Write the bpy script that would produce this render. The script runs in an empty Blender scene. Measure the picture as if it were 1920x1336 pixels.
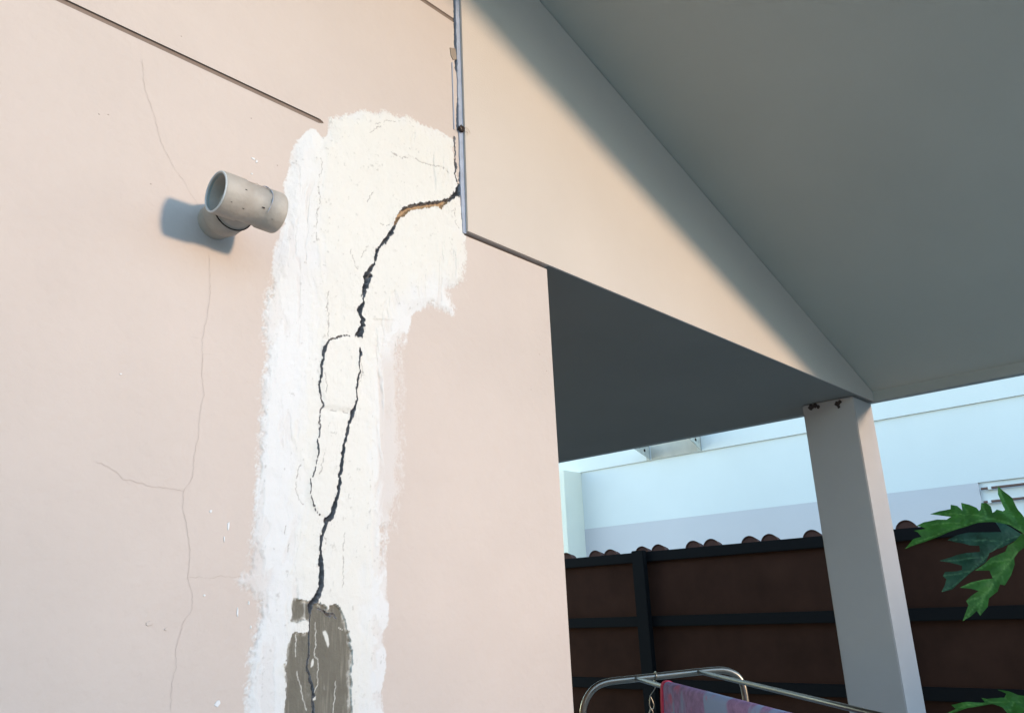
import bpy, bmesh, math, random
import numpy as np
from mathutils import Vector, Matrix
from mathutils.geometry import delaunay_2d_cdt

# ------------------------------------------------------------------ camera, sky, sun
S = bpy.context.scene
EYE = Vector((0.0, -1.2, 1.55))
YAW, PITCH, ROLL, FPX = 0.8412, 0.2987, -0.0456, 1513.5
fw = Vector((math.sin(YAW)*math.cos(PITCH), math.cos(YAW)*math.cos(PITCH), math.sin(PITCH)))
r0 = Vector((math.cos(YAW), -math.sin(YAW), 0)); u0 = r0.cross(fw)
rt = math.cos(ROLL)*r0 + math.sin(ROLL)*u0; up = -math.sin(ROLL)*r0 + math.cos(ROLL)*u0
cam = bpy.data.cameras.new('camera'); co = bpy.data.objects.new('camera', cam)
S.collection.objects.link(co)
co.matrix_world = Matrix(((rt.x, up.x, -fw.x, EYE.x), (rt.y, up.y, -fw.y, EYE.y), (rt.z, up.z, -fw.z, EYE.z), (0, 0, 0, 1)))
cam.sensor_fit = 'HORIZONTAL'; cam.sensor_width = 36; cam.lens = FPX/1920*36
cam.clip_start = 0.02; cam.clip_end = 500
S.camera = co

SUN_AZ, SUN_EL = math.radians(16.7), math.radians(9.0)      # azimuth from the outward normal of the cracked wall
sd = Vector((math.sin(SUN_AZ)*math.cos(SUN_EL), -math.cos(SUN_AZ)*math.cos(SUN_EL), math.sin(SUN_EL)))
W = bpy.data.worlds.new('World'); S.world = W; W.use_nodes = True
nt = W.node_tree; bg = nt.nodes['Background']
sky = nt.nodes.new('ShaderNodeTexSky'); sky.sky_type = 'NISHITA'; sky.sun_disc = False
sky.sun_elevation = SUN_EL; sky.sun_rotation = math.atan2(sd.x, sd.y)
sky.air_density = 1.0; sky.dust_density = 0.0; sky.ozone_density = 1.5
nt.links.new(sky.outputs[0], bg.inputs[0]); bg.inputs[1].default_value = 0.15
sl = bpy.data.lights.new('sun', 'SUN'); sl.energy = 0.53; sl.angle = math.radians(5); sl.color = (1, 0.77, 0.56)
so = bpy.data.objects.new('sun', sl); S.collection.objects.link(so); so.rotation_euler = sd.to_track_quat('Z', 'Y').to_euler()
so.location = (3, -10, 8)
S.view_settings.view_transform = 'Standard'; S.view_settings.look = 'None'
S.view_settings.exposure = 2.75; S.view_settings.gamma = 1
S.cycles.max_bounces = 8; S.cycles.diffuse_bounces = 5

# ------------------------------------------------------------------ measuring helpers (photo pixel -> point on a real plane)
def ray(px, py): return fw*FPX + rt*(px-960) - up*(py-668)
def on(px, py, n, p0):
    n = Vector(n); v = ray(px, py); t = n.dot(Vector(p0)-EYE)/n.dot(v); return EYE + v*t
def onY(px, py, y=0.0): return on(px, py, (0, 1, 0), (0, y, 0))
def onX(px, py, x): return on(px, py, (1, 0, 0), (x, 0, 0))
def dist(px, py, d): return EYE + ray(px, py).normalized()*d
Z0 = 1.55
# main dimensions, metres
XW, XJ, ZB, XC, XE = 1.4907, 1.1962, 0.8242+Z0, 3.612, 3.8151
WC, WX, SL, HF = 0.2446, 0.2273, 0.3442, 0.0471
ZG1, ZG2 = 0.9385+Z0, 1.401+Z0
OVER, RIDGE = 1.14, -1.2
def roof_z(x): return ZB+HF+SL*(XE-max(x, 2*RIDGE-x))

# ------------------------------------------------------------------ object helpers
C = S.collection
def link(name, me, parent=None):
    o = bpy.data.objects.new(name, me); C.objects.link(o)
    if parent is not None:
        o.parent = parent                      # meshes are modelled in world space
        o.matrix_parent_inverse = Matrix.Translation(-parent.location) if parent.type == 'EMPTY' else Matrix()
    return o
def tag(o, label, cat, group=None):
    o['label'] = label; o['category'] = cat
    if group: o['group'] = group
    return o
def thing(name, label, cat, loc=(0, 0, 0), group=None):
    o = bpy.data.objects.new(name, None); C.objects.link(o); o.location = loc; o.empty_display_size = .1
    return tag(o, label, cat, group)
def obj(name, bm, mat, parent=None, smooth=False):
    me = bpy.data.meshes.new(name); bmesh.ops.recalc_face_normals(bm, faces=bm.faces[:]); bm.to_mesh(me); bm.free()
    me.materials.append(mat)
    if smooth: me.polygons.foreach_set('use_smooth', [True]*len(me.polygons))
    return link(name, me, parent)
def box(bm, lo, hi, bev=0.0):
    t = bmesh.new(); bmesh.ops.create_cube(t, size=1)
    for v in t.verts: v.co = Vector([(lo[i]+hi[i])/2 + v.co[i]*(hi[i]-lo[i]) for i in range(3)])
    if bev: bmesh.ops.bevel(t, geom=t.edges[:], offset=bev, segments=2, affect='EDGES')
    me = bpy.data.meshes.new('t'); t.to_mesh(me); t.free(); bm.from_mesh(me); bpy.data.meshes.remove(me)
def boxo(name, lo, hi, mat, parent=None, bev=0.0):
    bm = bmesh.new(); box(bm, lo, hi, bev); return obj(name, bm, mat, parent)
def prism(bm, pts, axis, a, b):
    def mk(p, q): return (p[0], q, p[1]) if axis == 'Y' else ((q, p[0], p[1]) if axis == 'X' else (p[0], p[1], q))
    A = [bm.verts.new(mk(p, a)) for p in pts]; B = [bm.verts.new(mk(p, b)) for p in pts]
    bm.faces.new(A); bm.faces.new(B[::-1]); n = len(pts)
    for i in range(n): bm.faces.new((A[i], B[i], B[(i+1) % n], A[(i+1) % n]))
def tube(bm, path, rad, seg=12, caps=True, closed=False):
    P = [Vector(p) for p in path]; n = len(P); R = rad if hasattr(rad, '__len__') else [rad]*n
    rings = []; ref = None
    for i, p in enumerate(P):
        if closed: t = P[(i+1) % n]-P[i-1]
        else: t = P[min(i+1, n-1)]-P[max(i-1, 0)]
        t.normalize()
        if ref is None:
            ref = t.orthogonal().normalized()
        ref = (ref - t*ref.dot(t)).normalized(); b = t.cross(ref)
        rings.append([bm.verts.new(p+(ref*math.cos(a)+b*math.sin(a))*R[i]) for a in [2*math.pi*k/seg for k in range(seg)]])
    for i in range(n if closed else n-1):
        A, B = rings[i], rings[(i+1) % n]
        for k in range(seg): bm.faces.new((A[k], A[(k+1) % seg], B[(k+1) % seg], B[k]))
    if caps and not closed: bm.faces.new(rings[0][::-1]); bm.faces.new(rings[-1])
def lathe(bm, o, ax, prof, seg=40):
    """prof: list of (t along axis, radius)"""
    o = Vector(o); ax = Vector(ax).normalized(); a = ax.orthogonal().normalized(); b = ax.cross(a)
    rings = [[bm.verts.new(o+ax*t+(a*math.cos(q)+b*math.sin(q))*r) for q in [2*math.pi*k/seg for k in range(seg)]] for t, r in prof]
    for A, B in zip(rings[:-1], rings[1:]):
        for k in range(seg): bm.faces.new((A[k], A[(k+1) % seg], B[(k+1) % seg], B[k]))
def smooth_path(P, k=2):
    P = [Vector(p) for p in P]
    for _ in range(k):
        Q = [P[0]]
        for a, b in zip(P[:-1], P[1:]): Q += [a*.75+b*.25, a*.25+b*.75]
        P = Q+[P[-1]]
    return P

# ------------------------------------------------------------------ materials
def mat(name, col, rough=0.8, bump=None, mott=None, metal=0.0, spec=0.3, extra=None):
    """bump=(scale, distance), mott=(scale, amount)"""
    m = bpy.data.materials.new(name); m.use_nodes = True; t = m.node_tree; N = t.nodes; L = t.links
    p = N['Principled BSDF']; p.inputs['Roughness'].default_value = rough; p.inputs['Metallic'].default_value = metal
    p.inputs['Specular IOR Level'].default_value = spec; p.inputs['Base Color'].default_value = (*col, 1)
    tc = N.new('ShaderNodeTexCoord'); out = None
    if mott:
        n = N.new('ShaderNodeTexNoise'); n.inputs['Scale'].default_value = mott[0]; n.inputs['Detail'].default_value = 6; n.inputs['Roughness'].default_value = .6
        L.new(tc.outputs['Object'], n.inputs['Vector'])
        mx = N.new('ShaderNodeMix'); mx.data_type = 'RGBA'
        mx.inputs[6].default_value = (*[c*(1-mott[1]) for c in col], 1); mx.inputs[7].default_value = (*[min(1, c*(1+mott[1])) for c in col], 1)
        cr = N.new('ShaderNodeMapRange'); cr.inputs[1].default_value = .3; cr.inputs[2].default_value = .7
        L.new(n.outputs[0], cr.inputs[0]); L.new(cr.outputs[0], mx.inputs[0]); L.new(mx.outputs[2], p.inputs['Base Color'])
    if bump:
        n = N.new('ShaderNodeTexNoise'); n.inputs['Scale'].default_value = bump[0]; n.inputs['Detail'].default_value = 8
        L.new(tc.outputs['Object'], n.inputs['Vector'])
        b = N.new('ShaderNodeBump'); b.inputs['Strength'].default_value = 1; b.inputs['Distance'].default_value = bump[1]
        L.new(n.outputs[0], b.inputs['Height']); L.new(b.outputs[0], p.inputs['Normal'])
    return m
def mixin(m, fac_node_out, col):
    """lay another paint colour over a material's base colour, driven by fac"""
    t = m.node_tree; p = t.nodes['Principled BSDF']; i = p.inputs['Base Color']
    mx = t.nodes.new('ShaderNodeMix'); mx.data_type = 'RGBA'; mx.inputs[7].default_value = (*col, 1)
    if i.links: t.links.new(i.links[0].from_socket, mx.inputs[6])
    else: mx.inputs[6].default_value = i.default_value
    t.links.new(fac_node_out, mx.inputs[0]); t.links.new(mx.outputs[2], i)
def attr(m, name):
    a = m.node_tree.nodes.new('ShaderNodeAttribute'); a.attribute_name = name; return a.outputs['Fac']
def noise_fac(m, scale, lo, hi, detail=5, mapping=None, coord='Object'):
    t = m.node_tree; tc = t.nodes.new('ShaderNodeTexCoord'); n = t.nodes.new('ShaderNodeTexNoise')
    n.inputs['Scale'].default_value = scale; n.inputs['Detail'].default_value = detail
    v = tc.outputs[coord]
    if mapping:
        mp = t.nodes.new('ShaderNodeMapping'); mp.inputs['Scale'].default_value = mapping; t.links.new(v, mp.inputs[0]); v = mp.outputs[0]
    t.links.new(v, n.inputs['Vector'])
    r = t.nodes.new('ShaderNodeMapRange'); r.inputs[1].default_value = lo; r.inputs[2].default_value = hi
    t.links.new(n.outputs[0], r.inputs[0]); return r.outputs[0]

WALLC = (0.485, 0.40, 0.345)
M_wall = mat('pink_wall_paint', WALLC, .8, (55, .0016), (2.2, .05))
M_plaster = mat('white_filler', WALLC, .85, (420, .0007), None)
mixin(M_plaster, attr(M_plaster, 'coverage'), (.59, .567, .542))
mixin(M_plaster, attr(M_plaster, 'cream'), (.595, .56, .505))
mixin(M_plaster, attr(M_plaster, 'soil'), (.30, .27, .24))
M_cement = mat('grey_cement', (.128, .112, .086), .9, (300, .0012), (25, .12))
mixin(M_cement, noise_fac(M_cement, 1, .52, .74, 5, (160, 1, 16)), (.20, .178, .14))
mixin(M_cement, attr(M_cement, 'coverage'), (.56, .53, .47))
M_crack = mat('broken_render', (.22, .205, .20), .95, (500, .003), (120, .4))
mixin(M_crack, attr(M_crack, 'ledge'), (.42, .27, .15))
M_groove = mat('brown_groove', (.19, .135, .105), .8, (200, .0006), (12, .12))
M_hair = mat('hairline_dark', (.40, .328, .284), .9)  # darker wall tone, paints in the shade of crack depth on flat ribbons
M_beam = mat('pink_beam_paint', (.50, .425, .362), .75, (240, .0006), (2.5, .03))
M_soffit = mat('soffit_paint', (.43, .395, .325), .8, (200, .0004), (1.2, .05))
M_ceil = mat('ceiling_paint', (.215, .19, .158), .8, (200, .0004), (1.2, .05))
M_col = mat('column_paint', (.41, .362, .335), .75, (260, .0006), (2.0, .04))
M_seal = mat('grey_sealant', (.31, .33, .39), .6, (150, .0012), (30, .12))
M_nw = mat('neighbour_white', (.74, .73, .69), .8, (60, .001), (.8, .03))
M_nb = mat('neighbour_lilac', (.61, .56, .555), .8, (60, .001), (.8, .03))
M_fp = mat('brown_panel', (.038, .0165, .0105), .95, (9, .004), (3, .2), 0, .05)
M_fr = mat('black_steel', (.0065, .006, .006), .8, (60, .0005), None, 0, .08)
M_tile = mat('terracotta', (.075, .032, .023), .9, (40, .003), (12, .3))
M_pvc = mat('painted_pvc', (.35, .305, .255), .55, (120, .0008), (14, .16))
M_pvcin = mat('grey_pvc_inside', (.27, .31, .29), .5, None, (30, .08))
M_steel = mat('brushed_steel', (.25, .215, .175), .33, None, None, 1.0)
M_alu = mat('cream_steel', (.52, .50, .43), .6, (80, .001), (20, .15))
M_ground = mat('concrete_paving', (.46, .44, .40), .9, (12, .01), (1.5, .2))
M_dark = mat('dark_mud', (.045, .03, .025), .95, (300, .003), None)

# ------------------------------------------------------------------ ground
bm = bmesh.new(); prism(bm, [(-150, -150), (150, -150), (150, 150), (-150, 150)], 'Z', -.3, 0)
g = obj('ground', bm, M_ground); g['kind'] = 'structure'

# ------------------------------------------------------------------ the house with the cracked gable wall
house = thing('house', 'pale pink rendered house with cracked, filler-patched gable wall and porch roof on a column', 'house', (0, 0, 0))

# --- tracings of the damage, in photo pixels, laid on the plane of the wall
PATCH = [(620,221),(644,217),(662,209),(685,207),(716,208),(741,215),(767,218),(786,229),(808,242),(831,252),(847,264),(852,289),(854,312),(857,345),(866,380),(868,433),(872,460),(875,490),(872,526),(861,541),(849,544),(840,546),(846,562),(858,577),(852,592),(831,589),(816,577),(798,579),(774,586),(768,595),(767,610),(761,628),(758,684),(758,798),(758,862),(757,925),(751,953),(747,1004),(743,994),(727,997),(727,1027),(723,1065),(726,1122),(725,1161),(717,1184),(720,1246),(718,1336),(715,1460),
         (452,1460),(455,1336),(454,1308),(461,1267),(462,1236),(469,1194),(479,1151),(479,1130),(461,1112),(441,1099),(438,1085),(451,1070),(462,1065),(465,1009),(472,938),(477,887),(480,824),(484,760),(484,723),(496,684),(500,648),(486,632),(488,592),(494,553),(508,526),(513,490),(518,460),(526,440),(533,418),(535,396),(533,348),(540,324),(550,283),(562,259),(579,243),(590,247),(597,255),(603,263),(612,258),(618,246)]
CREAM = [(622,226),(690,212),(760,222),(846,268),(857,345),(866,430),(870,480),(862,520),(800,530),(735,560),(705,640),(700,760),(695,900),(690,1050),(690,1150),(668,1460),(520,1460),(528,1300),(548,1120),(552,1000),(560,860),(578,720),(592,600),(600,480),(598,330)]
CRK_TOP = [(858,345),(853,357),(841,371),(825,377),(804,380),(790,382),(771,385),(751,392),(738,410),(737,422),(720,445),(700,472),(697,493),(677,517),(680,528),(676,538),(673,550),(676,568),(665,580),(668,592),(673,600),(670,616),(660,632),(673,633),(677,622),(679,598),(672,592),(677,574),(677,559),(685,541),(693,520),(688,514),(694,505),(701,487),(708,466),(723,454),(735,433),(741,421),(745,412),(759,403),(767,396),(792,392),(817,388),(823,393),(829,386),(839,380),(856,367),(863,370),(862,345)]
LEDGE = [(736,426),(739,409),(746,401),(754,395),(772,388),(790,385),(805,383),(822,381),(834,377),(842,380),(823,396),(792,395),(767,399),(745,416)]
# cracks as runs of (px, py, half-width px)
RUNS = [
 [(652,631,.7),(640,630,1.2),(634,632,1.6),(621,636,1.5),(613,640,1.8),(608,644,3.4),(604,652,3.6),(602,669,2.8),(599,683,3.2),(598,702,2.6),(594,726,2.4),(599,747,2.0),(602,762,2.0),(598,771,1.4),(595,783,1.4),(596,811,2.0),(591,829,1.4),(593,849,1.1),(588,875,1.1),(580,900,.9),(578,913,1.3),(580,933,1.1),(583,943,1.3),(592,964,1.0),(600,968,.6)],
 [(671,655,1.6),(671,662,2.8),(667,684,.8),(670,699,.8),(666,712,1.4),(662,735,1.0),(664,753,1.2),(661,766,2.0),(658,774,3.8),(653,786,3.0),(650,796,1.2),(648,808,2.4),(644,822,1.8),(640,836,2.2),(639,846,3.0),(638,857,2.2),(635,880,3.2),(633,888,2.4),(632,896,1.0),(633,905,2.4),(630,925,2.2),(627,937,3.0),(622,953,4.2),(615,970,4.8),(608,975,4.4),(606,986,1.6),(602,996,1.8),(598,1010,2.2),(596,1027,2.0),(597,1037,1.6),(597,1046,3.0),(597,1056,5.2),(599,1064,3.8),(598,1080,4.2),(597,1098,4.2),(593,1114,4.4),(586,1124,5.0),(580,1134,4.4),(578,1143,3.0),(579,1150,1.2)],
 [(579,1150,.9),(578,1175,1.0),(577,1192,1.2),(578,1225,1.1),(574,1252,1.4),(579,1265,1.3),(582,1282,1.4),(584,1294,3.0),(585,1304,2.0),(584,1311,1.0),(587,1333,2.0),(588,1380,2.0)],
 [(628,1157,.8),(622,1151,1.2),(615,1154,2.4),(604,1145,1.0),(594,1141,.7)],
 [(852,256,.8),(851,266,1.3),(854,290,1.2),(852,300,1.0),(855,312,2.0),(852,327,1.2),(856,340,1.6)],
]
FINE = [  # hair cracks in the filler
 [(720,284),(735,291),(751,298),(771,298),(800,312),(817,313),(831,318),(839,326)],
 [(598,300),(601,312),(596,336),(594,352),(596,372),(591,400),(590,430),(588,455)],
 [(611,550),(609,575),(613,595),(612,620),(609,640)],
 [(652,472),(658,490),(662,503),(668,510)],
 [(696,362),(690,372),(686,381)],
 [(643,997),(640,1027),(641,1048),(638,1065),(640,1085),(639,1100)],
 [(560,872),(555,890),(551,905),(553,920),(557,936),(566,948)],
 [(606,772),(620,770),(640,773),(655,777)],
 [(597,1000),(607,1010),(608,1030)],
 [(604,700),(608,720),(606,738)],
 [(604,850),(598,872),(596,890)],
 [(683,466),(678,476),(674,484)],
 [(532,1000),(533,985)],[(540,1015),(536,1035)],[(700,236),(712,232),(724,228),(746,229)],[(690,252),(704,241),(716,236)],
 [(708,420),(722,424),(731,420)],[(850,392),(853,420),(860,430)],[(847,386),(845,398)],[(671,720),(676,700),(674,684)],
]
CEMENT = [(545,1124),(552,1121),(561,1125),(579,1125),(588,1130),(596,1132),(606,1139),(610,1147),(613,1139),(619,1134),(625,1133),(635,1141),(640,1151),(644,1167),(651,1192),(655,1217),(656,1246),(650,1265),(654,1277),(656,1336),(656,1460),(525,1460),(530,1336),(534,1287),(532,1256),(535,1215),(542,1192),(548,1182),(556,1185),(569,1188),(574,1180),(575,1163),(566,1162),(552,1167),(542,1164),(544,1143)]
FLECK = [[(603,1183),(609,1181),(614,1190),(617,1208),(614,1214),(608,1200)],[(582,1236),(586,1233),(587,1240),(585,1248),(580,1250)],[(582,1305),(590,1304),(590,1311),(584,1313)]]
SCRATCH = [[(555,1257),(557,1270),(563,1285),(566,1310),(573,1330)],[(588,1228),(594,1235),(595,1260),(594,1280),(587,1298)],[(590,1165),(591,1200),(588,1228)],[(628,1276),(626,1310),(623,1336)],[(553,1190),(552,1230)],[(633,1175),(640,1180)]]
JOINT = [(849,-60),(857,-60),(857,30),(857,128),(861,133),(861,180),(863,236),(868,242),(867,252),(860,250),(856,238),(856,205),(858,170),(857,140),(853,128),(851,60)]
JOINT2 = [(860,250),(864,250),(866,300),(865,345),(860,340),(862,310)]

# --- grid over the wall
rng = np.random.RandomState(7)
gx = np.unique(np.round(np.concatenate([np.linspace(-3.6, .24, 12), np.linspace(.24, .655, 24), np.arange(.655, 1.2161, .001), [XJ, 1.25, 1.33, 1.41, XW]]), 5))
gz = np.unique(np.round(np.concatenate([np.linspace(0, 1.30, 12), np.arange(1.30, 3.06, .0018), [ZG1-.0045, ZG1+.0045, ZG2-.005, ZG2+.005, ZB-.0055, ZB+.001], np.linspace(3.06, 4.4, 14)]), 5))
X, Zg = np.meshgrid(gx, gz); nx, nz = len(gx), len(gz)
vx = X-EYE.x; vy = -EYE.y; vz = Zg-EYE.z
dep = vx*fw.x+vy*fw.y+vz*fw.z
PX = 960+FPX*(vx*rt.x+vy*rt.y+vz*rt.z)/dep; PY = 668-FPX*(vx*up.x+vy*up.y+vz*up.z)/dep
def vnoise(x, y, seed):
    r = np.random.RandomState(seed).rand(257, 257)
    xi = np.floor(x).astype(int); yi = np.floor(y).astype(int); fx = x-xi; fy = y-yi
    fx = fx*fx*(3-2*fx); fy = fy*fy*(3-2*fy); a = xi % 256; b = yi % 256
    return (r[a, b]*(1-fx)+r[a+1, b]*fx)*(1-fy)+(r[a, b+1]*(1-fx)+r[a+1, b+1]*fx)*fy
def fbm(sx, sz, seed, oct=4):
    s = 0; w = 0
    for i in range(oct):
        k = 2**i; s = s+vnoise((X+5)/sx*k, Zg/sz*k, seed+i)*.55**i; w += .55**i
    return s/w
def warped(sx, sz, seed):
    s = 0; w = 0; wx = X+.016*(n_mid-.5)+.05*(n_big-.5)
    for i in range(4): k = 2**i; s = s+vnoise((wx+5)/sx*k, (Zg+.03*(n_mid-.5))/sz*k, seed+i)*.55**i; w += .55**i
    return s/w
def seg_d(ax, ay, bx, by, px, py):
    dx, dy = bx-ax, by-ay; t = np.clip(((px-ax)*dx+(py-ay)*dy)/(dx*dx+dy*dy+1e-9), 0, 1)
    return np.hypot(px-ax-t*dx, py-ay-t*dy), t
def window(pts, pad):
    xs = [p[0] for p in pts]; ys = [p[1] for p in pts]
    return (PX > min(xs)-pad) & (PX < max(xs)+pad) & (PY > min(ys)-pad) & (PY < max(ys)+pad)
def sd_poly(P, pad, jx=0, jy=0):
    """signed distance in px, positive inside; -pad where far away"""
    out = np.full(PX.shape, -float(pad)); m = window(P, pad); x = (PX+jx)[m]; y = (PY+jy)[m]
    d = np.full(x.shape, 1e9); ins = np.zeros(x.shape, bool)
    for (ax, ay), (bx, by) in zip(P, P[1:]+P[:1]):
        d = np.minimum(d, seg_d(ax, ay, bx, by, x, y)[0])
        if ay != by: ins ^= ((ay > y) != (by > y)) & (x < (bx-ax)*(y-ay)/(by-ay)+ax)
    out[m] = np.where(ins, d, -d); return out
def sd_run(R, pad=14, jx=0, jy=0):
    out = np.full(PX.shape, -float(pad)); m = window(R, pad); x = (PX+jx)[m]; y = (PY+jy)[m]
    s = np.full(x.shape, -float(pad))
    for a, b in zip(R[:-1], R[1:]):
        d, t = seg_d(a[0], a[1], b[0], b[1], x, y); s = np.maximum(s, a[2]*(1-t)+b[2]*t-d)
    out[m] = s; return out
def sstep(a, b, x): t = np.clip((x-a)/(b-a), 0, 1); return t*t*(3-2*t)

n_mid = fbm(.03, .03, 11); n_fine = fbm(.006, .006, 21);  n_big = fbm(.16, .2, 51, 3); n_str = warped(.008, .13, 31); n_str2 = warped(.016, .06, 41); n_iso = fbm(.012, .012, 131); n_grain = vnoise((X+5)/.0022, Zg/.0022, 61)
jx1 = (n_fine-.5)*5+(n_mid-.5)*8; jy1 = (fbm(.007, .007, 71)-.5)*5+(fbm(.03,.03,171)-.5)*6
sp = sd_poly(PATCH, 30, jx1, jy1)+2.5
feather = 5.0+8*sstep(.4,.65,n_mid)+34*sstep(690, 722, PX)*sstep(600, 660, PY)*sstep(1120, 1010, PY)*sstep(0, 20, sp+4)+20*sstep(540, 505, PX)*sstep(500, 540, PY)*sstep(660, 640, PY)+16*sstep(480, 500, PY)*sstep(640, 560, PY)*sstep(780, 800, PX)+8*sstep(240, 215, PY)
feather = feather+18*sstep(560, 500, PX)*sstep(640, 700, PY)
raw = np.clip((sp+2)/feather, 0, 1)
cov = sstep(.16, .86, raw*1.15+((n_str-.5)*.7+(n_fine-.5)*.65+(n_grain-.5)*.5+(n_iso-.5)*.6)*(1-raw**2.5))*sstep(-4, 1, sp)
cov = np.where(sp > 24, 1, cov)
# thin veils of primer where the brush ran dry
cov = cov*(1-.28*sstep(.56, .72, n_str)*sstep(.5, .62, n_big)*(PX > 560)*(sp < 60)-.20*sstep(.55, .7, n_str2)*(PX < 560))
cov = cov*(1-.55*sstep(702, 716, PX+(n_str-.5)*30)*sstep(640, 700, PY)*sstep(1010, 960, PY)*(sp < 60))
cov = cov*(1-.42*sstep(.50, .62, n_big+.25*(n_str2-.5))*(PX < 556)*(PY > 640)-.25*sstep(.52, .64, n_mid+.3*(n_str-.5))*sstep(690, 700, PX)*(PY > 600))
cov = np.clip(cov, 0, 1)
cream = sstep(-30, 26, sd_poly(CREAM, 70)+(n_mid-.5)*46+(n_str-.5)*40)*cov
soil = np.clip(sstep(.80, .86, n_iso)*.7+sstep(.66, .78, n_mid)*sstep(.60, .74, n_fine)*.5+sstep(.72, .8, n_fine)*sstep(.5, .6, n_str2)*.35, 0, .5)*cov
relief = cov*(.0003+sstep(0, 26, sp)*(.0007+.0035*n_big+.0030*n_mid+.0011*n_str2+.0008*n_iso+.0004*n_fine))+cream*.0012*(n_big+.4)
bulge = sstep(-6, 6, sd_poly([(602,640),(662,634),(672,660),(664,752),(654,770),(606,762),(598,735),(600,690)], 30))*.003+sstep(-8, 8, sd_poly([(600,775),(655,780),(632,880),(612,968),(590,960),(576,925),(585,880)], 30))*.0022
relief = relief+bulge*cov
dpt = np.zeros(PX.shape); led = np.zeros(PX.shape); cls = np.zeros(PX.shape, np.int8)   # 0 wall 1 plaster 2 cement 3 crack 4 groove
cls[cov > .04] = 1
sc = sd_poly(CEMENT, 30, jx1*.9+(n_fine-.5)*4, jy1*.9+(n_iso-.5)*6)
cem = sc > 0; cls[cem] = 2
relief = np.where(cem, .0006+.0016*n_str2+.0010*n_mid+.0005*n_grain*n_str, relief)
cov2 = np.where(cem, np.clip(sstep(7.0, .3, sc)*.7*sstep(.42, .6, n_str*.6+n_fine*.4)+.5*sstep(.58, .72, n_str)*sstep(.42, .6, n_mid)*(.4+.6*n_grain), 0, 1), cov)
fl = np.max([sd_poly(p, 12, jx1*.4, jy1*.4) for p in FLECK], axis=0); cov2 = np.where(cem, np.maximum(cov2, sstep(-.5, 1, fl)), cov2)
scr = np.max([sd_run([(*q, .8) for q in p], 8, (n_fine-.5)*5) for p in SCRATCH], axis=0); cov2 = np.where(cem, np.maximum(cov2, sstep(-.3, .5, scr)*.8), cov2)
# open cracks
jc = (vnoise((X+5)/.005, Zg/.005, 81)-.5)*5+(n_grain-.5)*1.6; jd = (vnoise((X+5)/.005, Zg/.005, 91)-.5)*5+(n_fine-.5)*2
s = sd_poly(CRK_TOP, 16, jc*.8, jd*.8)
lg = sd_poly(LEDGE, 16, jc*.6, jd*.6)
led = sstep(-1, 1, lg)
c_d = np.clip(s*.0052, 0, .04); lipd = s.copy()
c_d = np.where((led > .5) & (s > 0), np.clip(s*.003, 0, .007), c_d)
for R in RUNS:
    thin = R[0][0] == 652
    if thin: R = [(x, y, w*(.58 if y < 690 else .40 if y < 860 else .30)) for x, y, w in R]
    q = sd_run(R, 14, jc*.55+(n_fine-.5)*2.5, jd*.5)+(.0 if not thin else (n_iso-.5)*1.6)+(n_grain-.5)*.8; c_d = np.maximum(c_d, np.clip((q+.15)*(.003 if thin else .0052), 0, .006 if thin else .025)); lipd = np.maximum(lipd, q)
for R in FINE:
    q = sd_run([(*p, .55) for p in R], 8, jc*.8, jd*.8); fm = (q > -.15)*(cov > .3)*(vnoise((X+5)/.011, Zg/.011, 17) > .30); soil = np.maximum(soil, fm*.75); relief = relief-fm*.0008
for P, kk in ((JOINT, .03), (JOINT2, .012)):
    q = sd_poly(P, 16, jc*.35, jd*.1); c_d = np.maximum(c_d, np.clip(q*.007, 0, kk))
is_c = c_d > .0004; cls[is_c] = 3
relief = relief+.0016*np.exp(np.clip(lipd, -30, 0)/3.0)*sstep(.35, .6, n_iso)*cov
lip = np.zeros(PX.shape)
Yv = -relief*(~is_c)+np.where(is_c, c_d-relief*.6, 0)
# shadow grooves scored across the wall and the gap under the gable beam
for zg, h, lim in ((ZG1, .0046, .8085), (ZG2, .0052, XJ-.006)):
    m = (np.abs(Zg-zg) < h) & (X < lim-.010*np.abs(Zg-zg)/h) & (cov < .5) & (~is_c); Yv[m] = .0035; cls[m] = 4
m = (np.abs(Zg-(ZB-.0025)) < .0034) & (X > XJ-.001); Yv[m] = .012; cls[m] = 4

# --- split the grid's cells between wall, filler, cement, cracks and grooves
i = np.arange(nx*nz).reshape(nz, nx); Q = np.stack([i[:-1, :-1], i[:-1, 1:], i[1:, 1:], i[1:, :-1]], -1).reshape(-1, 4)
fc = cls.ravel()[Q].max(1)
cx = X.ravel()[Q].mean(1); cz = Zg.ravel()[Q].mean(1)
keep = ~((cx > XJ) & (cz > ZB+.0008)) & (cz < ZB+HF+SL*(XE-np.maximum(cx, 2*RIDGE-cx))+.03)
V = np.stack([X.ravel(), Yv.ravel(), Zg.ravel()], 1)
def grid_part(name, k, m, parent, attrs=()):
    q = Q[(fc == k) & keep]; ids, inv = np.unique(q, return_inverse=True); inv = inv.reshape(-1, 4)
    me = bpy.data.meshes.new(name); me.vertices.add(len(ids)); me.vertices.foreach_set('co', V[ids].astype(np.float32).ravel())
    me.loops.add(inv.size); me.loops.foreach_set('vertex_index', inv.astype(np.int32).ravel())
    me.polygons.add(len(inv)); me.polygons.foreach_set('loop_start', np.arange(0, inv.size, 4, dtype=np.int32))
    me.update(calc_edges=True); me.materials.append(m)
    for an, av in attrs:
        a = me.attributes.new(an, 'FLOAT', 'POINT'); a.data.foreach_set('value', av.ravel()[ids].astype(np.float32))
    me.validate(); return link(name, me, parent)
wall = grid_part('wall', 0, M_wall, house)
patch = grid_part('plaster_patch', 1, M_plaster, house, (('coverage', cov), ('cream', cream), ('soil', soil)))
patch['label'] = 'white filler brushed over the cracked pink wall'
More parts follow.
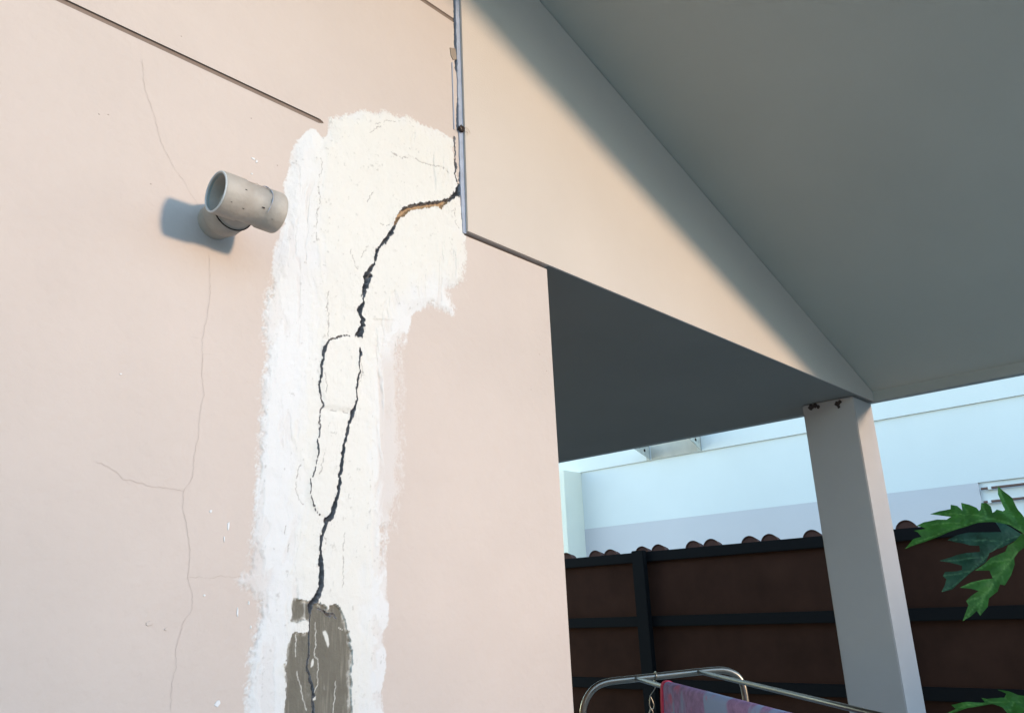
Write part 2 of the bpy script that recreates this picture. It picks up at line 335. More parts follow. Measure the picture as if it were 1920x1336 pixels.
cemo = grid_part('cement_patch', 2, M_cement, patch, (('coverage', cov2),)); cemo['label'] = 'grey cement smear at the foot of the white filler'
grid_part('crack', 3, M_crack, patch, (('ledge', led),))
grid_part('groove', 4, M_groove, wall)

# --- hairline cracks and paint flecks on the sound wall
def ribbon(bm, pts, w, y=-.0005, jit=.0012, seed=1):
    rnd = random.Random(seed); P = []
    for a, b in zip(pts[:-1], pts[1:]):
        n = max(1, int(math.hypot(b[0]-a[0], b[1]-a[1])/6))
        for k in range(n): P.append((a[0]+(b[0]-a[0])*k/n, a[1]+(b[1]-a[1])*k/n))
    P.append(pts[-1]); W3 = [onY(*p) for p in P]
    W3 = [p+Vector((rnd.uniform(-jit, jit), 0, rnd.uniform(-jit, jit))) for p in W3]
    L_ = []
    for k, p in enumerate(W3):
        t = (W3[min(k+1, len(W3)-1)]-W3[max(k-1, 0)]).normalized(); n = Vector((-t.z, 0, t.x))*w*.5*(rnd.uniform(.4, 1.2) if 0 < k < len(W3)-1 else .15)
        L_.append((bm.verts.new((p.x+n.x, y, p.z+n.z)), bm.verts.new((p.x-n.x, y, p.z-n.z))))
    for a, b in zip(L_[:-1], L_[1:]): bm.faces.new((a[0], a[1], b[1], b[0]))
HAIR = [([(266,110),(270,165),(290,220),(300,262),(320,305),(344,340),(358,366),(372,384)], .0009),
        ([(392,480),(394,560),(388,592),(378,638),(380,668),(378,700),(382,740),(374,772),(372,820),(364,850),(362,894),(344,921),(343,955),(350,985),(356,1030),(352,1082),(360,1110),(360,1140),(342,1170),(330,1210),(330,1250),(322,1275),(320,1336)], .0011),
        ([(178,864),(206,876),(232,898),(262,904),(284,914),(304,913),(343,921)], .0012),
        ([(352,1082),(374,1081),(396,1083),(414,1079),(436,1081),(460,1080)], .0010),
        ([(378,662),(392,664),(404,666)], .0007), ([(356,632),(376,636)], .0006)]
for k, (h, w) in enumerate(HAIR):
    bm = bmesh.new(); ribbon(bm, h, w*.55, seed=k); obj('hairline_crack', bm, M_hair, wall)
M_fleck = mat('white_paint_fleck', (.60, .59, .58), .6)
def chip(bm, px, py, rx, rz, seed, y=.0012):
    rnd = random.Random(seed); c = onY(px, py); n = 9
    top = []; bot = []
    for k in range(n):
        a = 2*math.pi*k/n; r = rnd.uniform(.55, 1.1)
        bot.append(bm.verts.new((c.x+rx*r*math.cos(a), .0005, c.z+rz*r*math.sin(a)))); top.append(bm.verts.new((c.x+rx*.8*r*math.cos(a), -y, c.z+rz*.8*r*math.sin(a))))
    bm.faces.new(top)
    for k in range(n): bm.faces.new((bot[k], bot[(k+1) % n], top[(k+1) % n], top[k]))
for k, (px, py, rx, rz) in enumerate([(226,701,.0022,.0018),(395,958,.0035,.0028),(428,985,.002,.010),(420,1010,.0015,.006),(383,1115,.003,.002),(445,1148,.0016,.009),(407,1318,.006,.006),(475,298,.006,.0035),(481,303,.003,.004),(472,326,.003,.002),(280,1168,.006,.005),(311,1179,.004,.003),(427,323,.004,.002),(466,1130,.002,.004),(470,1175,.002,.003)]):
    bm = bmesh.new(); chip(bm, px, py, rx, rz, k); obj('paint_fleck', bm, M_wall if k in (10, 11, 12) else M_fleck, wall)
for k, (px, py) in enumerate([(203,215),(340,68),(1012,664),(1025,695),(996,730),(520,310),(283,345),(186,214),(471,222)]):
    bm = bmesh.new(); chip(bm, px, py, .0016, .0012, 50+k, .0008); obj('pit', bm, M_hair, wall)
bm = bmesh.new()
c = [onY(843,90), onY(853,92), onY(856,112), onY(849,113), onY(845,105)]
prism(bm, [(p.x, p.z) for p in c], 'Y', -.0018, .002); obj('bare_spot', bm, mat('bare_render', (.27,.21,.16), .9, (300, .001)), wall)
# body of the wall behind its skin, and the side that looks into the porch
bm = bmesh.new(); prism(bm, [(-3.6, 0), (XW, 0), (XW, ZB), (XJ+.02, ZB), (XJ+.02, roof_z(XJ+.02)), (RIDGE, roof_z(RIDGE)), (-3.6, roof_z(-3.6))], 'Y', .06, .20)
obj('wall_core', bm, M_wall, house)
boxo('corner', (XW-.05, 0.0015, 0), (XW, .06, ZB-.008), M_wall, house)
boxo('side_wall', (XW-.2, .20, 0), (XW, 5.6, ZB-.02), M_wall, house)

# --- joint between wall and gable beam
a = onY(847, 118); b = onY(851, 243)
bm = bmesh.new(); prism(bm, [(a.x-.0013, a.z), (a.x+.0013, a.z), (b.x+.0013, b.z), (b.x-.0018, b.z)], 'Y', -.0022, .001); obj('sealant_bead', bm, M_seal, house)
bm = bmesh.new(); random.seed(3); zs = np.linspace(ZB-.004, 3.25, 90); st = []
for z in zs:
    w = .0088+random.uniform(-.0008, .0008); t_ = (z-ZB)
    l = XJ-.001-w*(.62+.38*min(1, t_/.12)); st.append([bm.verts.new((l+random.uniform(-.0006, .0006), -.003, z)), bm.verts.new((XJ+.001, -.006, z)), bm.verts.new((XJ+.001, .03, z)), bm.verts.new((l, .03, z))])
for A, B in zip(st[:-1], st[1:]):
    for k in range(4): bm.faces.new((A[k], A[(k+1) % 4], B[(k+1) % 4], B[k]))
bm.faces.new(st[0]); bm.faces.new(st[-1][::-1])
obj('sealant_strip', bm, M_seal, house)
# --- gable beam, soffit, ceiling, fascia, roof, column
BY = -.012
bm = bmesh.new(); prism(bm, [(XJ+.0012, ZB), (XW-.001, ZB), (XW-.001, ZB+.0125), (XE, ZB+.0125), (XE, ZB+HF-.004), (XJ+.0012, roof_z(XJ)-.004)], 'Y', BY, .18)
prism(bm, [(XW-.001, ZB), (XE, ZB), (XE, ZB+.0125), (XW-.001, ZB+.0125)], 'Y', BY, BY+.006)
obj('gable_beam', bm, M_beam, house)
bm = bmesh.new(); prism(bm, [(XE, ZB+HF), (XE, ZB+HF+.03), (RIDGE, roof_z(RIDGE)+.03), (RIDGE, roof_z(RIDGE))], 'Y', -OVER, 5.6)
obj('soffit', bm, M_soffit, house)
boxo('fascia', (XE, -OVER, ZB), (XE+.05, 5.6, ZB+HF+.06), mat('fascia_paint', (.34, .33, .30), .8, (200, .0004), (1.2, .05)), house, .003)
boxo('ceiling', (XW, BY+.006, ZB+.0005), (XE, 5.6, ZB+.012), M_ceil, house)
z2 = 2*RIDGE-XE-.06
bm = bmesh.new(); prism(bm, [(XE+.06, ZB+HF+.031), (XE+.06, ZB+HF+.12), (RIDGE, roof_z(RIDGE)+.16), (z2, ZB+HF+.12), (z2, ZB+HF+.01), (RIDGE, roof_z(RIDGE)+.031)], 'Y', -OVER-.03, 5.65)
obj('roof', bm, M_tile, house)
column = boxo('column', (XC, .012, 0), (XC+WX, WC, ZB-.001), M_col, house, .004)
for k, (px, py, r) in enumerate([(1521,763,.013),(1528,760,.011),(1534,762,.008),(1570,757,.012),(1575,753,.009),(1573,762,.007)]):
    c = onX(px, py, XC); bm = bmesh.new(); bmesh.ops.create_icosphere(bm, subdivisions=2, radius=r); random.seed(k)
    for v in bm.verts: v.co = Vector((v.co.x*.25, v.co.y*random.uniform(.7, 1.3), v.co.z*random.uniform(.7, 1.3)))+c
    obj('rust_mark', bm, M_dark, column)

# --- clump of mud in the joint
nest = thing('mud_clump', 'small dark clump of mud and straw stuck in the vertical wall joint', 'debris', onY(862, 243))
bm = bmesh.new(); bmesh.ops.create_icosphere(bm, subdivisions=4, radius=1); random.seed(5)
from mathutils import noise as mnoise
for v in bm.verts:
    k = 1+.55*mnoise.noise(v.co*2.2); c = v.co*k; v.co = Vector((c.x*.0075, c.y*.007, c.z*.0085))+onY(861.5, 244)+Vector((0, -.006, 0))
obj('mud', bm, M_dark, nest, True)
M_straw = mat('straw', (.55, .42, .30), .9)
for k, pts in enumerate([[(866,243),(870,248),(872,256)],[(866,250),(869,255),(867,259)],[(858,247),(855,243)]]):
    bm = bmesh.new(); tube(bm, [onY(*p)+Vector((0, -.014-.002*q, 0)) for q, p in enumerate(pts)], .0006, 5); obj('straw', bm, M_straw, nest)

# ------------------------------------------------------------------ PVC tee sticking out of the wall
PO = .10
ax = (onY(405, 352, -PO)+onY(515, 393, -PO))*.5; xl = onY(405, 352, -PO).x; xr = onY(520, 393, -PO).x; pz = ax.z-.006; L_ = xr-xl
pipe = thing('drain_pipe', 'short grey painted plastic pipe tee jutting from the pink wall, open end facing left', 'pipe', (ax.x, 0, pz))
RO, RI, RS = .0335, .0305, .0352
bm = bmesh.new()
lathe(bm, (xl, -PO, pz), (1, 0, 0), [(.03, RI-.003), (.002, RI), (.0005, RI+.0008), (0, RI+.0022), (.0008, RS-.0004), (.003, RS), (.040, RS), (.0425, RO-.0004), (L_-.031, RO-.0008), (L_-.030, RS-.0006), (L_-.003, RS), (L_-.0005, RS-.0008), (L_, RS-.003), (L_-.0005, RI), (L_-.03, RI-.003)], 56)
obj('tee_body', bm, M_pvc, pipe, True)
bm = bmesh.new(); lathe(bm, (xl, -PO, pz), (1, 0, 0), [(.002, RI-.0003), (L_-.002, RI-.0010)], 48); obj('bore', bm, M_pvcin, pipe, True)
bm = bmesh.new(); bx_ = xl+L_*.47
lathe(bm, (bx_, -PO+.012, pz), (0, 1, 0), [(0, RO-.006), (.020, RO-.0012), (.0225, RO-.001), (.024, RS-.0008), (.058, RS), (.0605, RS-.0005), (.061, RO-.003)], 56)
obj('branch', bm, M_pvc, pipe, True)
bm = bmesh.new(); lathe(bm, (bx_, -PO+.06, pz), (0, 1, 0), [(0, RO-.0028), (PO-.055, RO-.0028)], 56); obj('stub', bm, M_pvc, pipe, True)
bm = bmesh.new(); tube(bm, [(bx_+(RS+.0001)*math.cos(q), -PO+.0375, pz+(RS+.0001)*math.sin(q)) for q in [2*math.pi*k/48 for k in range(48)]], .0011, 6, closed=True); obj('ring_joint', bm, M_dark, pipe, True)
bm = bmesh.new(); tube(bm, [(xl+.0006, -PO+(RS-.0024)*math.cos(q), pz+(RS-.0024)*math.sin(q)) for q in [2*math.pi*k/48 for k in range(48)]], .0019, 8, closed=True); obj('mouth_rim', bm, mat('pale_plastic', (.50, .50, .48), .5), pipe, True)
for k, (q, a_, r) in enumerate([(.033, 2, .0013), (.068, -28, .0017), (.014, -42, .0009), (.036, -48, .0011), (.088, -50, .0007)]):
    a_ = math.radians(a_); rr = RS if q < .042 or q > L_-.03 else RO; bm = bmesh.new(); bmesh.ops.create_icosphere(bm, subdivisions=2, radius=r)
    for v in bm.verts: v.co = Vector((v.co.x*1.7*(1+.5*mnoise.noise(v.co*900)), v.co.y*.3, v.co.z*.7))+Vector((xl+q, -PO-rr*math.cos(a_), pz+rr*math.sin(a_)))
    obj('dirt_speck', bm, M_dark, pipe)
# mould seam and a smear of grey solvent cement
bm = bmesh.new(); tube(bm, [(xl+.043+k*.004, -PO-(RO)*math.cos(.95), pz+RO*math.sin(.95)+(.0018 if k in (4,) else 0)) for k in range(int((L_-.043)/.004))], .0006, 5); obj('seam', bm, M_hair, pipe)
bm = bmesh.new(); P = []
for k in range(22):
    a_ = math.radians(118-k*7.5); P.append((xl+L_-.032-.003*math.sin(k*.35), -PO-(RS+.0002)*math.cos(a_), pz+(RS+.0002)*math.sin(a_)))
tube(bm, P, [.0022 if k < 2 else .0010+.0003*math.sin(k*1.7)-.00003*k for k in range(22)], 6); obj('glue_smear', bm, M_seal, pipe, True)

# ------------------------------------------------------------------ neighbouring house
nb = thing('neighbouring_house', 'white neighbouring house with lilac lower band behind the brown fence', 'house', (9, 0, 0))
ZN1, ZN2, NX = 1.7317+Z0, .955+Z0, 9.0
YB = onX(1834, 907, NX).y
boxo('wall', (NX, -9, ZN2), (NX+.2, 5.655, ZN1), M_nw, nb)
boxo('upper_wall', (NX-.022, -9, ZN1+.0), (NX+.2, 9, 5.2), M_nw, nb)
boxo('lilac_band', (NX-.004, YB, 0), (NX+.2, 5.655, ZN2-.001), M_nb, nb)
boxo('base_wall', (NX+.02, -9, 0), (NX+.2, YB, ZN2-.001), M_nw, nb)
boxo('pier', (8.61, 5.655, 0), (NX+.2, 9, ZN1-.001), mat('cream_pier', (.80, .75, .62), .8, (60, .001), (.8, .03)), nb)
boxo('shaded_dirty_panel', (NX-.026, 3.77, ZN1+.004), (NX-.0221, 4.47, 4.2), mat('shaded_dirty_paint', (.52, .46, .38), .9, (40, .001), (5, .12)), nb)  # beige mixes dirt with painted shade of a unit that is not built
M_rod = mat('brown_rod', (.16, .09, .07), .6)
for py in (914.5, 940):
    z = onX(1852, py, NX-.02).z; bm = bmesh.new(); tube(bm, [(NX-.02, YB-.02, z), (NX-.02, -6, z)], .012, 8); obj('railing_rod', bm, M_rod, nb)
    bm = bmesh.new(); c = onX(1856, py, NX-.02); box(bm, (NX-.035, c.y-.015, c.z-.015), (NX+.021, c.y+.015, c.z+.015), .003); obj('clip', bm, M_nw, nb)
brk = None
for k, (bp, tp, lb) in enumerate([((1219,861), (1185,838), 'white perforated steel wall bracket farther from the porch column'), ((1315,844), (1287,817), 'white perforated steel wall bracket nearer the porch column')]):
    b = onX(*bp, NX-.022); t = on(*tp, (0, 1, 0), (0, b.y, 0)); sl_ = (t.z-b.z)/(b.x-t.x); Lx = .42
    th = thing('wall_bracket', lb+' on the pale blue wall', 'bracket', (b.x, b.y, b.z), 'brackets on the neighbouring wall')
    bm = bmesh.new(); zt = b.z+sl_*Lx
    prism(bm, [(b.x-.002, b.z), (b.x-.002, zt+.05), (b.x-Lx, zt+.05), (b.x-Lx, zt)], 'Y', b.y-.004, b.y+.004); obj('plate', bm, M_alu, th)
    bm = bmesh.new(); box(bm, (b.x-.008, b.y-.004, b.z-.01), (b.x-.002, b.y+.05, zt+.05)); obj('flange', bm, M_alu, th)
    for q in (.12, .24):
        bm = bmesh.new(); lathe(bm, (b.x-q, b.y-.006, b.z+sl_*q+.07), (0, 1, 0), [(0, .001), (0, .020), (.004, .021)], 16); obj('hole', bm, M_fr, th)
# ------------------------------------------------------------------ brown panel fence and tile row behind it
FX = 6.0
fence = thing('fence', 'dark brown panel fence with black steel frame between porch and neighbouring house', 'fence', (FX, 0, 0))
zt = .3865+Z0
ys = [-4.84, -2.94, -1.04, .86, 2.76, 4.66, 6.56]
for a, b in zip(ys[:-1], ys[1:]): boxo('panel', (FX, a+.0, .05), (FX+.03, b-.002, zt-.03), M_fp, fence)
for z in (zt, -.1336+Z0, -.6232+Z0, .30): boxo('rail', (FX-.045, ys[0], z-.082), (FX-.001, ys[-1], z), M_fr, fence, .004)
for y in ys: boxo('post', (FX-.10, y-.06, 0), (FX-.046, y+.06, zt+.012), M_fr, fence, .006)
roof2 = thing('tiled_roof', 'row of terracotta barrel roof tiles showing above the black fence rail', 'roof', (FX+.1, 2, zt))
boxo('batten', (FX+.12, -4.7, zt-.06), (FX+.62, 6.6, zt-.035), M_fr, roof2)
def tile_mesh():
    bm = bmesh.new(); random.seed(9); n = 18
    for x0, x1, r in ((0, .09, .074),):
        A = []; B = []; Ai = []; Bi = []
        for k in range(n+1):
            a = math.pi*k/n
            A.append(bm.verts.new((x0, r*math.cos(a), r*math.sin(a)))); B.append(bm.verts.new((x1, r*.9*math.cos(a), r*.9*math.sin(a)-.012)))
        for k in range(n): bm.faces.new((A[k], A[k+1], B[k+1], B[k]))
        # mortar plug set just inside the rim
        c = [bm.verts.new((x0+.012, (r-.012)*math.cos(math.pi*k/n), (r-.012)*math.sin(math.pi*k/n))) for k in range(n+1)]
        for k in range(n): bm.faces.new((A[k], c[k], c[k+1], A[k+1]))
        bm.faces.new(c)
    return bm
t0 = None
for k in range(-9, 10):
    for off in (0, -.168):
        y = 2.836+k*.5075+off
        if y > 6.2 or y < -4: continue
        if t0 is None:
            t0 = obj('roof_tile', tile_mesh(), M_tile, roof2); t0.location = (FX+.09, y, zt-.012); o = t0
        else:
            o = t0.copy(); C.objects.link(o); o.location = (FX+.09, y, zt-.012)
        o.rotation_euler.x = random.uniform(-.05, .05); o.location.z += random.uniform(-.004, .004)

# ------------------------------------------------------------------ unseen houses and wall added behind the camera to block sky glow and sun
M_op = mat('added_ochre_render', (.26, .22, .18), .9, (30, .003), (.6, .1))
M_win = mat('added_window_glass', (.03, .035, .04), .1, None, None, 0, .5)
def added_blocker_house(x0, x1, y, h, label):
    th = thing('added_blocker_house', label, 'house', ((x0+x1)/2, y, 0))
    boxo('wall', (x0, y-7, 0), (x1, y, h), M_op, th)  # body of the added unseen house, blocks sky glow
    n = int((x1-x0)/4)
    for k in range(n):
        for z in (.9, 3.6):
            cx_ = x0+(k+.5)*(x1-x0)/n; f = boxo('added_window', (cx_-.7, y-.01, z), (cx_+.7, y+.03, z+1.5), M_win, th)
            for q in (-.73, .0, .73): boxo('frame', (cx_+q-.04, y+.0, z-.02), (cx_+q+.04, y+.06, z+1.52), M_nw, f)
    bm = bmesh.new(); prism(bm, [(y-7.5, h), (y+.5, h), (y-3.5, h+1.2)], 'X', x0-.4, x1+.4); obj('roof', bm, M_tile, th)
added_blocker_house(-26, 2.9, -14, 5.6, 'added unseen ochre two storey house blocking sky glow, left of the low sun')
added_blocker_house(11.6, 30, -15, 5.6, 'added unseen ochre two storey house blocking sky glow, right of the low sun')
gw = thing('added_shade_wall', 'added unseen stepped wall shading the lower house wall and column', 'wall', (6.3, -14, 0))
boxo('wall', (2.91, -14.2, 0), (4.9, -14, 3.75), M_op, gw); boxo('wall', (4.901, -14.2, 0), (7.3, -14, 3.25), M_op, gw)  # step heights shaped to shade the lower left of the cracked wall
boxo('wall', (7.301, -14.3, 0), (11.59, -13.9, 3.85), M_op, gw)  # taller step added to shade the lower column

# ------------------------------------------------------------------ clothes drying rack, towel, snap hook
AZ = math.radians(39.5); U = Vector((math.sin(AZ), math.cos(AZ), 0))     # along the rods, away from the camera
P1 = dist(1192, 1272, 2.6)
def onR(px, py): return on(px, py, U, P1)
rack = thing('drying_rack', 'stainless steel tube clothes drying rack below the porch, towel on its rod', 'drying rack', (P1.x, P1.y, 0))
fr = [onR(*p) for p in [(1093,1333),(1096,1316),(1106,1297),(1120,1284),(1139,1277),(1166,1274),(1214,1269),(1286,1261),(1333,1256),(1357,1255),(1374,1260),(1386,1269),(1393,1282),(1397,1301),(1399,1316)]]
dn = Vector((0, 0, -1)); lft = [Vector((fr[0].x, fr[0].y, .05))-(fr[3]-fr[8]).normalized()*-.0]; 
path = [Vector((fr[0].x, fr[0].y, 0.01))]+fr+[Vector((fr[-1].x, fr[-1].y, 0.01))]
bm = bmesh.new(); tube(bm, [path[0]]+smooth_path(path[1:-1], 2)+[path[-1]], .0098, 16); obj('frame', bm, M_steel, rack, True)
off = -U*1.7
bm = bmesh.new(); tube(bm, [path[0]+off]+[p+off for p in smooth_path(path[1:-1], 2)]+[path[-1]+off], .0098, 16); obj('frame', bm, M_steel, rack, True)
rods = []
M_rods = mat('dull_steel', (.13, .11, .09), .38, None, None, 1.0)
for p in ((1192, 1271), (1309, 1258), (1385, 1272), (1120, 1283)):
    a = onR(*p) + (Vector((0, 0, 0)) if p[0] in (1192, 1309) else Vector((0, 0, -.22)))
    bm = bmesh.new(); tl = Vector((0, 0, -.024 if p[0] == 1309 else -.005)); tube(bm, [a+U*.006, a+off+tl], .0062, 12); obj('rod', bm, M_rods, rack, True); rods.append(a)
for p in (path[0], path[-1]):
    bm = bmesh.new(); tube(bm, [p+Vector((0, 0, .15)), p+off+Vector((0, 0, .15))], .007, 10); obj('brace', bm, M_steel, rack, True)
# towel draped over the nearer rod
M_towel = mat('terry_towel', (.25, .145, .26), .95, (500, .003), (60, .25))
mixin(M_towel, noise_fac(M_towel, 1, .50, .56, 3, (9, 9, 2.2)), (.22, .27, .40))
mixin(M_towel, noise_fac(M_towel, 14, .60, .70, 3), (.42, .10, .17))
M_hem = mat('red_hem', (.50, .03, .07), .9, (500, .002), (80, .2))
tow = thing('towel', 'pink and purple striped terry towel with red hem hanging over a rack rod', 'towel', rods[0]-U*.12)
N_ = Vector((U.y, -U.x, 0))            # horizontal, towards the camera side
def drape(s0, s1, ns, r, la, lb, seed):
    bm = bmesh.new(); rows = []
    prof = [(N_*r, -la*(1-k/24)) for k in range(24)]
    for i_ in range(ns+1):
        s_ = s0+(s1-s0)*i_/ns; row = []; pts = []
        for k in range(24): h = -la*(1-k/24); pts.append((r, h))
        for k in range(9): a_ = math.pi*k/8; pts.append((r*math.cos(a_), r*math.sin(a_)))
        for k in range(1, 25): h = -lb*k/24; pts.append((-r, h))
        for (n_, h) in pts:
            wv = .012*mnoise.noise(Vector((s_*9, h*2.0, seed)))*min(1, -h*5) if h < 0 else .0015*mnoise.noise(Vector((s_*20, 0, seed)))
            bulge_ = .006*min(1, max(0, -h)*8)*(1 if n_ > 0 else -1)
            row.append(bm.verts.new(rods[0]-U*s_+N_*(n_+wv+bulge_)+Vector((0, 0, h if h < 0 else h*1.0))))
        rows.append(row)
    for A, B in zip(rows[:-1], rows[1:]):
        for k in range(len(A)-1): bm.faces.new((A[k], A[k+1], B[k+1], B[k]))
    return bm
t_ = None
sA = .30
o = obj('cloth', drape(sA, sA+1.15, 130, .0155, .42, .40, 1), M_towel, tow, True); o.modifiers.new('thickness', 'SOLIDIFY').thickness = .004
o = obj('hem', drape(sA-.014, sA+.006, 3, .0175, .42, .40, 1), M_hem, tow, True); o.modifiers.new('thickness', 'SOLIDIFY').thickness = .006
hook = thing('snap_hook', 'small steel snap hook on a wire hanging from the drying rack frame', 'hook', onR(1228, 1266))
c = onR(1228, 1267); D = (fr[7]-fr[6]).normalized(); bm = bmesh.new()
tube(bm, [c+(U*math.cos(a)+D.cross(U)*math.sin(a))*.0125+D*.004*math.sin(a) for a in [2*math.pi*k/24 for k in range(24)]], .0017, 6, closed=True); obj('ring', bm, M_steel, hook, True)
bm = bmesh.new(); tube(bm, smooth_path([onR(1228,1276)-U*.012, onR(1226,1289)-U*.014, onR(1218,1300)-U*.012, onR(1216,1305)-U*.012], 2), .0013, 6); obj('wire', bm, M_steel, hook, True)
bm = bmesh.new(); tube(bm, [p-U*.012 for p in smooth_path([onR(1217,1304), onR(1224,1318), onR(1223,1328), onR(1217,1326), onR(1215,1318), onR(1217,1304)], 2)], .0016, 6); obj('clip', bm, M_steel, hook, True)
bm = bmesh.new(); tube(bm, [p-U*.012 for p in smooth_path([onR(1218,1326), onR(1223,1334), onR(1218,1350), onR(1214,1338), onR(1218,1326)], 2)], .0016, 6); obj('swivel', bm, M_steel, hook, True)

# ------------------------------------------------------------------ papaya plants
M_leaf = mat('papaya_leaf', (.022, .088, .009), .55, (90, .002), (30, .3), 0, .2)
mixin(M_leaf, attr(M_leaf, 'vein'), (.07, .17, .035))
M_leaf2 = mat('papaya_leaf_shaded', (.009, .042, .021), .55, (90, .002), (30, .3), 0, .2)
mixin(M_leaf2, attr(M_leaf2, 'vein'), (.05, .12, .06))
for m in (M_leaf, M_leaf2):
    m.node_tree.nodes['Principled BSDF'].inputs['Subsurface Weight'].default_value = 0
M_stem = mat('papaya_stem', (.16, .20, .08), .6, (40, .002), (10, .2))
M_trunk = mat('papaya_trunk', (.22, .20, .15), .8, (30, .006), (8, .25))
def blade(name, poly, veins, d, tilt, m, parent, fold=.22, droop=.25, orig=(1660, 880), sc=4.454, seed=1):
    """leaf lobe: outline laid on a plane d metres away, cut into small faces, folded along its veins"""
    P = [(orig[0]+x/sc, orig[1]+y/sc) for x, y in poly]; Vn = [[(orig[0]+x/sc, orig[1]+y/sc) for x, y in v] for v in veins]
    cx_ = sum(p[0] for p in P)/len(P); cy_ = sum(p[1] for p in P)/len(P)
    c = dist(cx_, cy_, d); n = (EYE-c).normalized()+Vector(tilt); n.normalize()
    e1 = n.cross(Vector((0, 0, 1))).normalized(); e2 = n.cross(e1)
    def loc(p): q = on(p[0], p[1], n, c)-c; return (q.dot(e1), q.dot(e2))
    Pl = [loc(p) for p in P]; Q_ = []
    for a, b in zip(Pl, Pl[1:]+Pl[:1]):
        k_ = max(1, int(math.hypot(b[0]-a[0], b[1]-a[1])/.006)); Q_ += [(a[0]+(b[0]-a[0])*k/k_, a[1]+(b[1]-a[1])*k/k_) for k in range(k_)]
    Vl = [[loc(p) for p in v] for v in Vn]
    xs = [p[0] for p in Q_]; ys_ = [p[1] for p in Q_]
    def inside(x, y):
        r = False
        for (ax_, ay_), (bx2, by2) in zip(Q_, Q_[1:]+Q_[:1]):
            if (ay_ > y) != (by2 > y) and x < (bx2-ax_)*(y-ay_)/(by2-ay_)+ax_: r = not r
        return r
    pts = [Vector(p) for p in Q_]; ne = len(pts); step = .0035; rnd = random.Random(seed)
    x = min(xs)
    while x < max(xs):
        y = min(ys_)
        while y < max(ys_):
            if inside(x, y): pts.append(Vector((x+rnd.uniform(-.001, .001), y+rnd.uniform(-.001, .001))))
            y += step
        x += step
    vs, _, fs, *_r = delaunay_2d_cdt(pts, [(k, (k+1) % ne) for k in range(ne)], [], 1, 1e-5)
    me = bpy.data.meshes.new(name); co_ = []; vein = []
    base = Vl[0][0]
    for v in vs:
        dm = 9
        for L2 in Vl:
            for a, b in zip(L2[:-1], L2[1:]):
                dx, dy = b[0]-a[0], b[1]-a[1]; t = max(0, min(1, ((v.x-a[0])*dx+(v.y-a[1])*dy)/(dx*dx+dy*dy))); dm = min(dm, math.hypot(v.x-a[0]-t*dx, v.y-a[1]-t*dy))
        dist_b = math.hypot(v.x-base[0], v.y-base[1])
        h = fold*dm-droop*dist_b*dist_b+.004*mnoise.noise(Vector((v.x*30, v.y*30, seed)))
        co_.append(c+e1*v.x+e2*v.y+n*h); vein.append(max(0, 1-dm/.0019))
    me.from_pydata(co_, [], [tuple(f) for f in fs]); me.materials.append(m)
    a = me.attributes.new('vein', 'FLOAT', 'POINT'); a.data.foreach_set('value', vein)
    me.polygons.foreach_set('use_smooth', [True]*len(me.polygons))
    return link(name, me, parent)
A1 = [(1150,530),(1040,462),(900,430),(770,440),(620,480),(430,550),(330,580),(160,618),(230,555),(300,540),(270,505),(235,490),(340,470),(300,452),(255,442),(320,412),(430,400),(510,402),(548,382),(460,362),(370,348),(450,325),(545,317),(545,285),(600,292),(642,328),(632,262),(700,285),(760,315),(785,345),(795,330),(800,268),(845,275),(880,310),(895,362),(915,355),(930,340),(980,350),(1000,330),(965,260),(940,200),(938,120),(1000,180),(1060,240),(1110,340),(1180,440),(1260,400),(1420,300),(1330,480),(1300,540)]
A2 = [(1070,610),(1020,640),(1000,690),(940,712),(880,735),(830,780),(750,830),(870,840),(900,900),(820,910),(720,930),(625,970),(720,985),(780,1005),(720,1040),(680,1075),(700,1110),(655,1235),(720,1200),(770,1160),(800,1200),(860,1130),(870,1060),(940,1010),(960,950),(1000,960),(1050,880),(1080,790),(1075,740),(1110,690),(1180,640),(1300,720),(1400,900),(1380,650),(1300,540),(1150,530)]
B1 = [(890,430),(960,450),(1050,490),(1150,540),(1100,590),(1050,610),(980,650),(930,660),(870,690),(840,760),(720,840),(640,900),(560,970),(470,985),(500,930),(510,890),(480,860),(500,830),(600,830),(640,820),(640,790),(540,760),(450,740),(600,700),(700,690),(790,680),(785,630),(700,625),(600,600),(520,572),(600,545),(700,525),(860,530),(970,530),(940,480)]
C1 = [(1000,1060),(1150,995),(1100,955),(1300,932),(1480,925),(1440,870),(1500,888),(1620,892),(1700,884),(1720,842),(1620,790),(1750,820),(1850,860),(1960,880),(2100,1000),(2100,1150),(1840,1200),(1740,1060),(1680,1000),(1560,955),(1450,965),(1300,995),(1150,1035)]
pl = thing('papaya_plant', 'papaya plant with deeply lobed green leaves reaching in front of the fence', 'plant', (2.35, -1.25, 0))
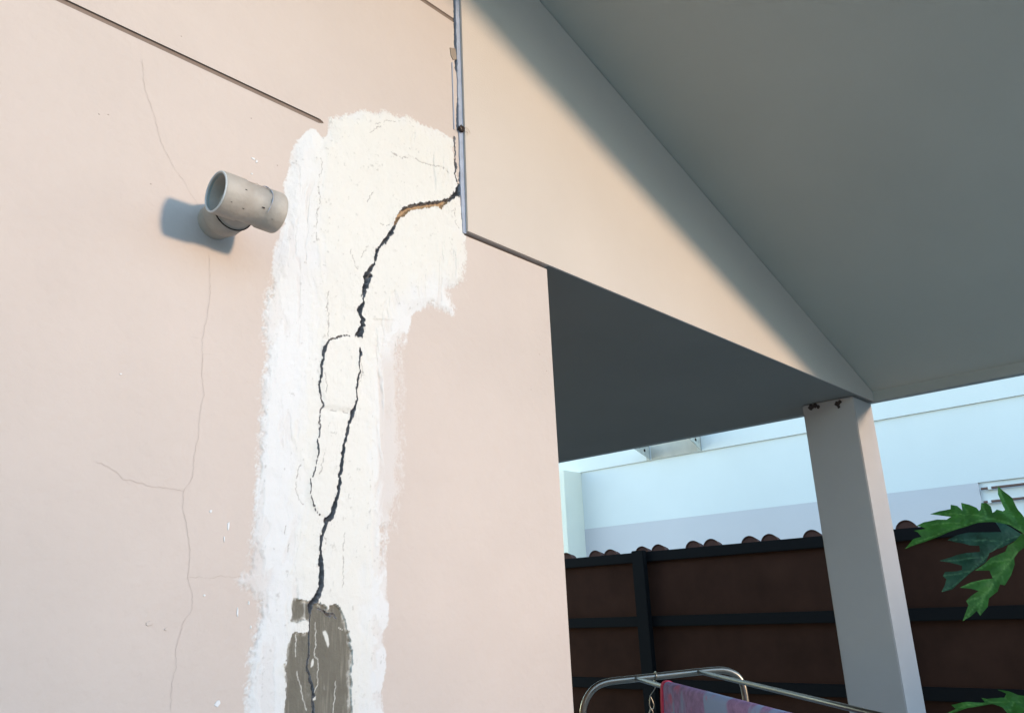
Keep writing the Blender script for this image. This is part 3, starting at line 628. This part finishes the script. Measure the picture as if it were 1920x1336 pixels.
lf = blade('leaf', A1, [[(1160,525),(1040,450),(880,400),(700,365),(545,352),(380,348)],[(880,400),(700,440),(500,500),(160,618)],[(1140,510),(1060,370),(990,250),(938,120)],[(700,365),(660,300),(640,270)],[(850,392),(820,320),(805,275)],[(620,430),(430,430),(260,440)]], 2.0, (.1, -.1, .8), M_leaf, pl, .18, .30)
lf['label'] = 'upper bright green leaf lobes spreading left'
lg2 = blade('leaf', A2, [[(1110,680),(960,870),(830,1050),(655,1235)],[(1060,745),(900,770),(760,828)],[(960,870),(800,915),(630,968)],[(880,985),(800,1050),(690,1075)],[(830,1050),(800,1120),(795,1190)],[(960,870),(1000,930)]], 2.0, (-.1, -.3, .5), M_leaf, pl, .18, .5, seed=2)
lg2['label'] = 'bright green leaf lobe hanging down'
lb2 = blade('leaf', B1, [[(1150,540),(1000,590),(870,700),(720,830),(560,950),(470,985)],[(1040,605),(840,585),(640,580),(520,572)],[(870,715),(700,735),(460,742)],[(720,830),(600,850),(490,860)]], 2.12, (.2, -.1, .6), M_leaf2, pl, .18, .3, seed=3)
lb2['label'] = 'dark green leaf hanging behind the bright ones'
lc2 = blade('leaf', C1, [[(2000,980),(1850,925),(1550,930),(1300,960),(1000,1058)],[(1750,925),(1620,790)],[(1560,930),(1440,872)],[(1800,930),(1760,1040)]], 2.0, (.1, -.1, 1.2), M_leaf, pl, .2, .2, (1600, 1160), 6, seed=4)
lc2['label'] = 'pale green leaf at the lower right of the plant'
top = Vector((2.42, -1.3, 1.75))
bm = bmesh.new(); tube(bm, smooth_path([(2.35, -1.25, -.02), (2.34, -1.28, .6), (2.4, -1.3, 1.2), top], 2), [.055+.0*k for k in range(len(smooth_path([(0,0,0)]*4, 2)))], 14); obj('trunk', bm, M_trunk, pl, True)
for px, py, d in ((1921, 998, 2.0), (1935, 1322, 2.0), (1922, 1004, 2.12)):
    e = dist(px, py, d); mid = (e+top)*.5+Vector((0, 0, .06)); bm = bmesh.new(); tube(bm, smooth_path([top-Vector((0, 0, .1)), mid, e], 3), .006, 8); obj('petiole', bm, M_stem, pl, True)
print('verts', nx, nz)
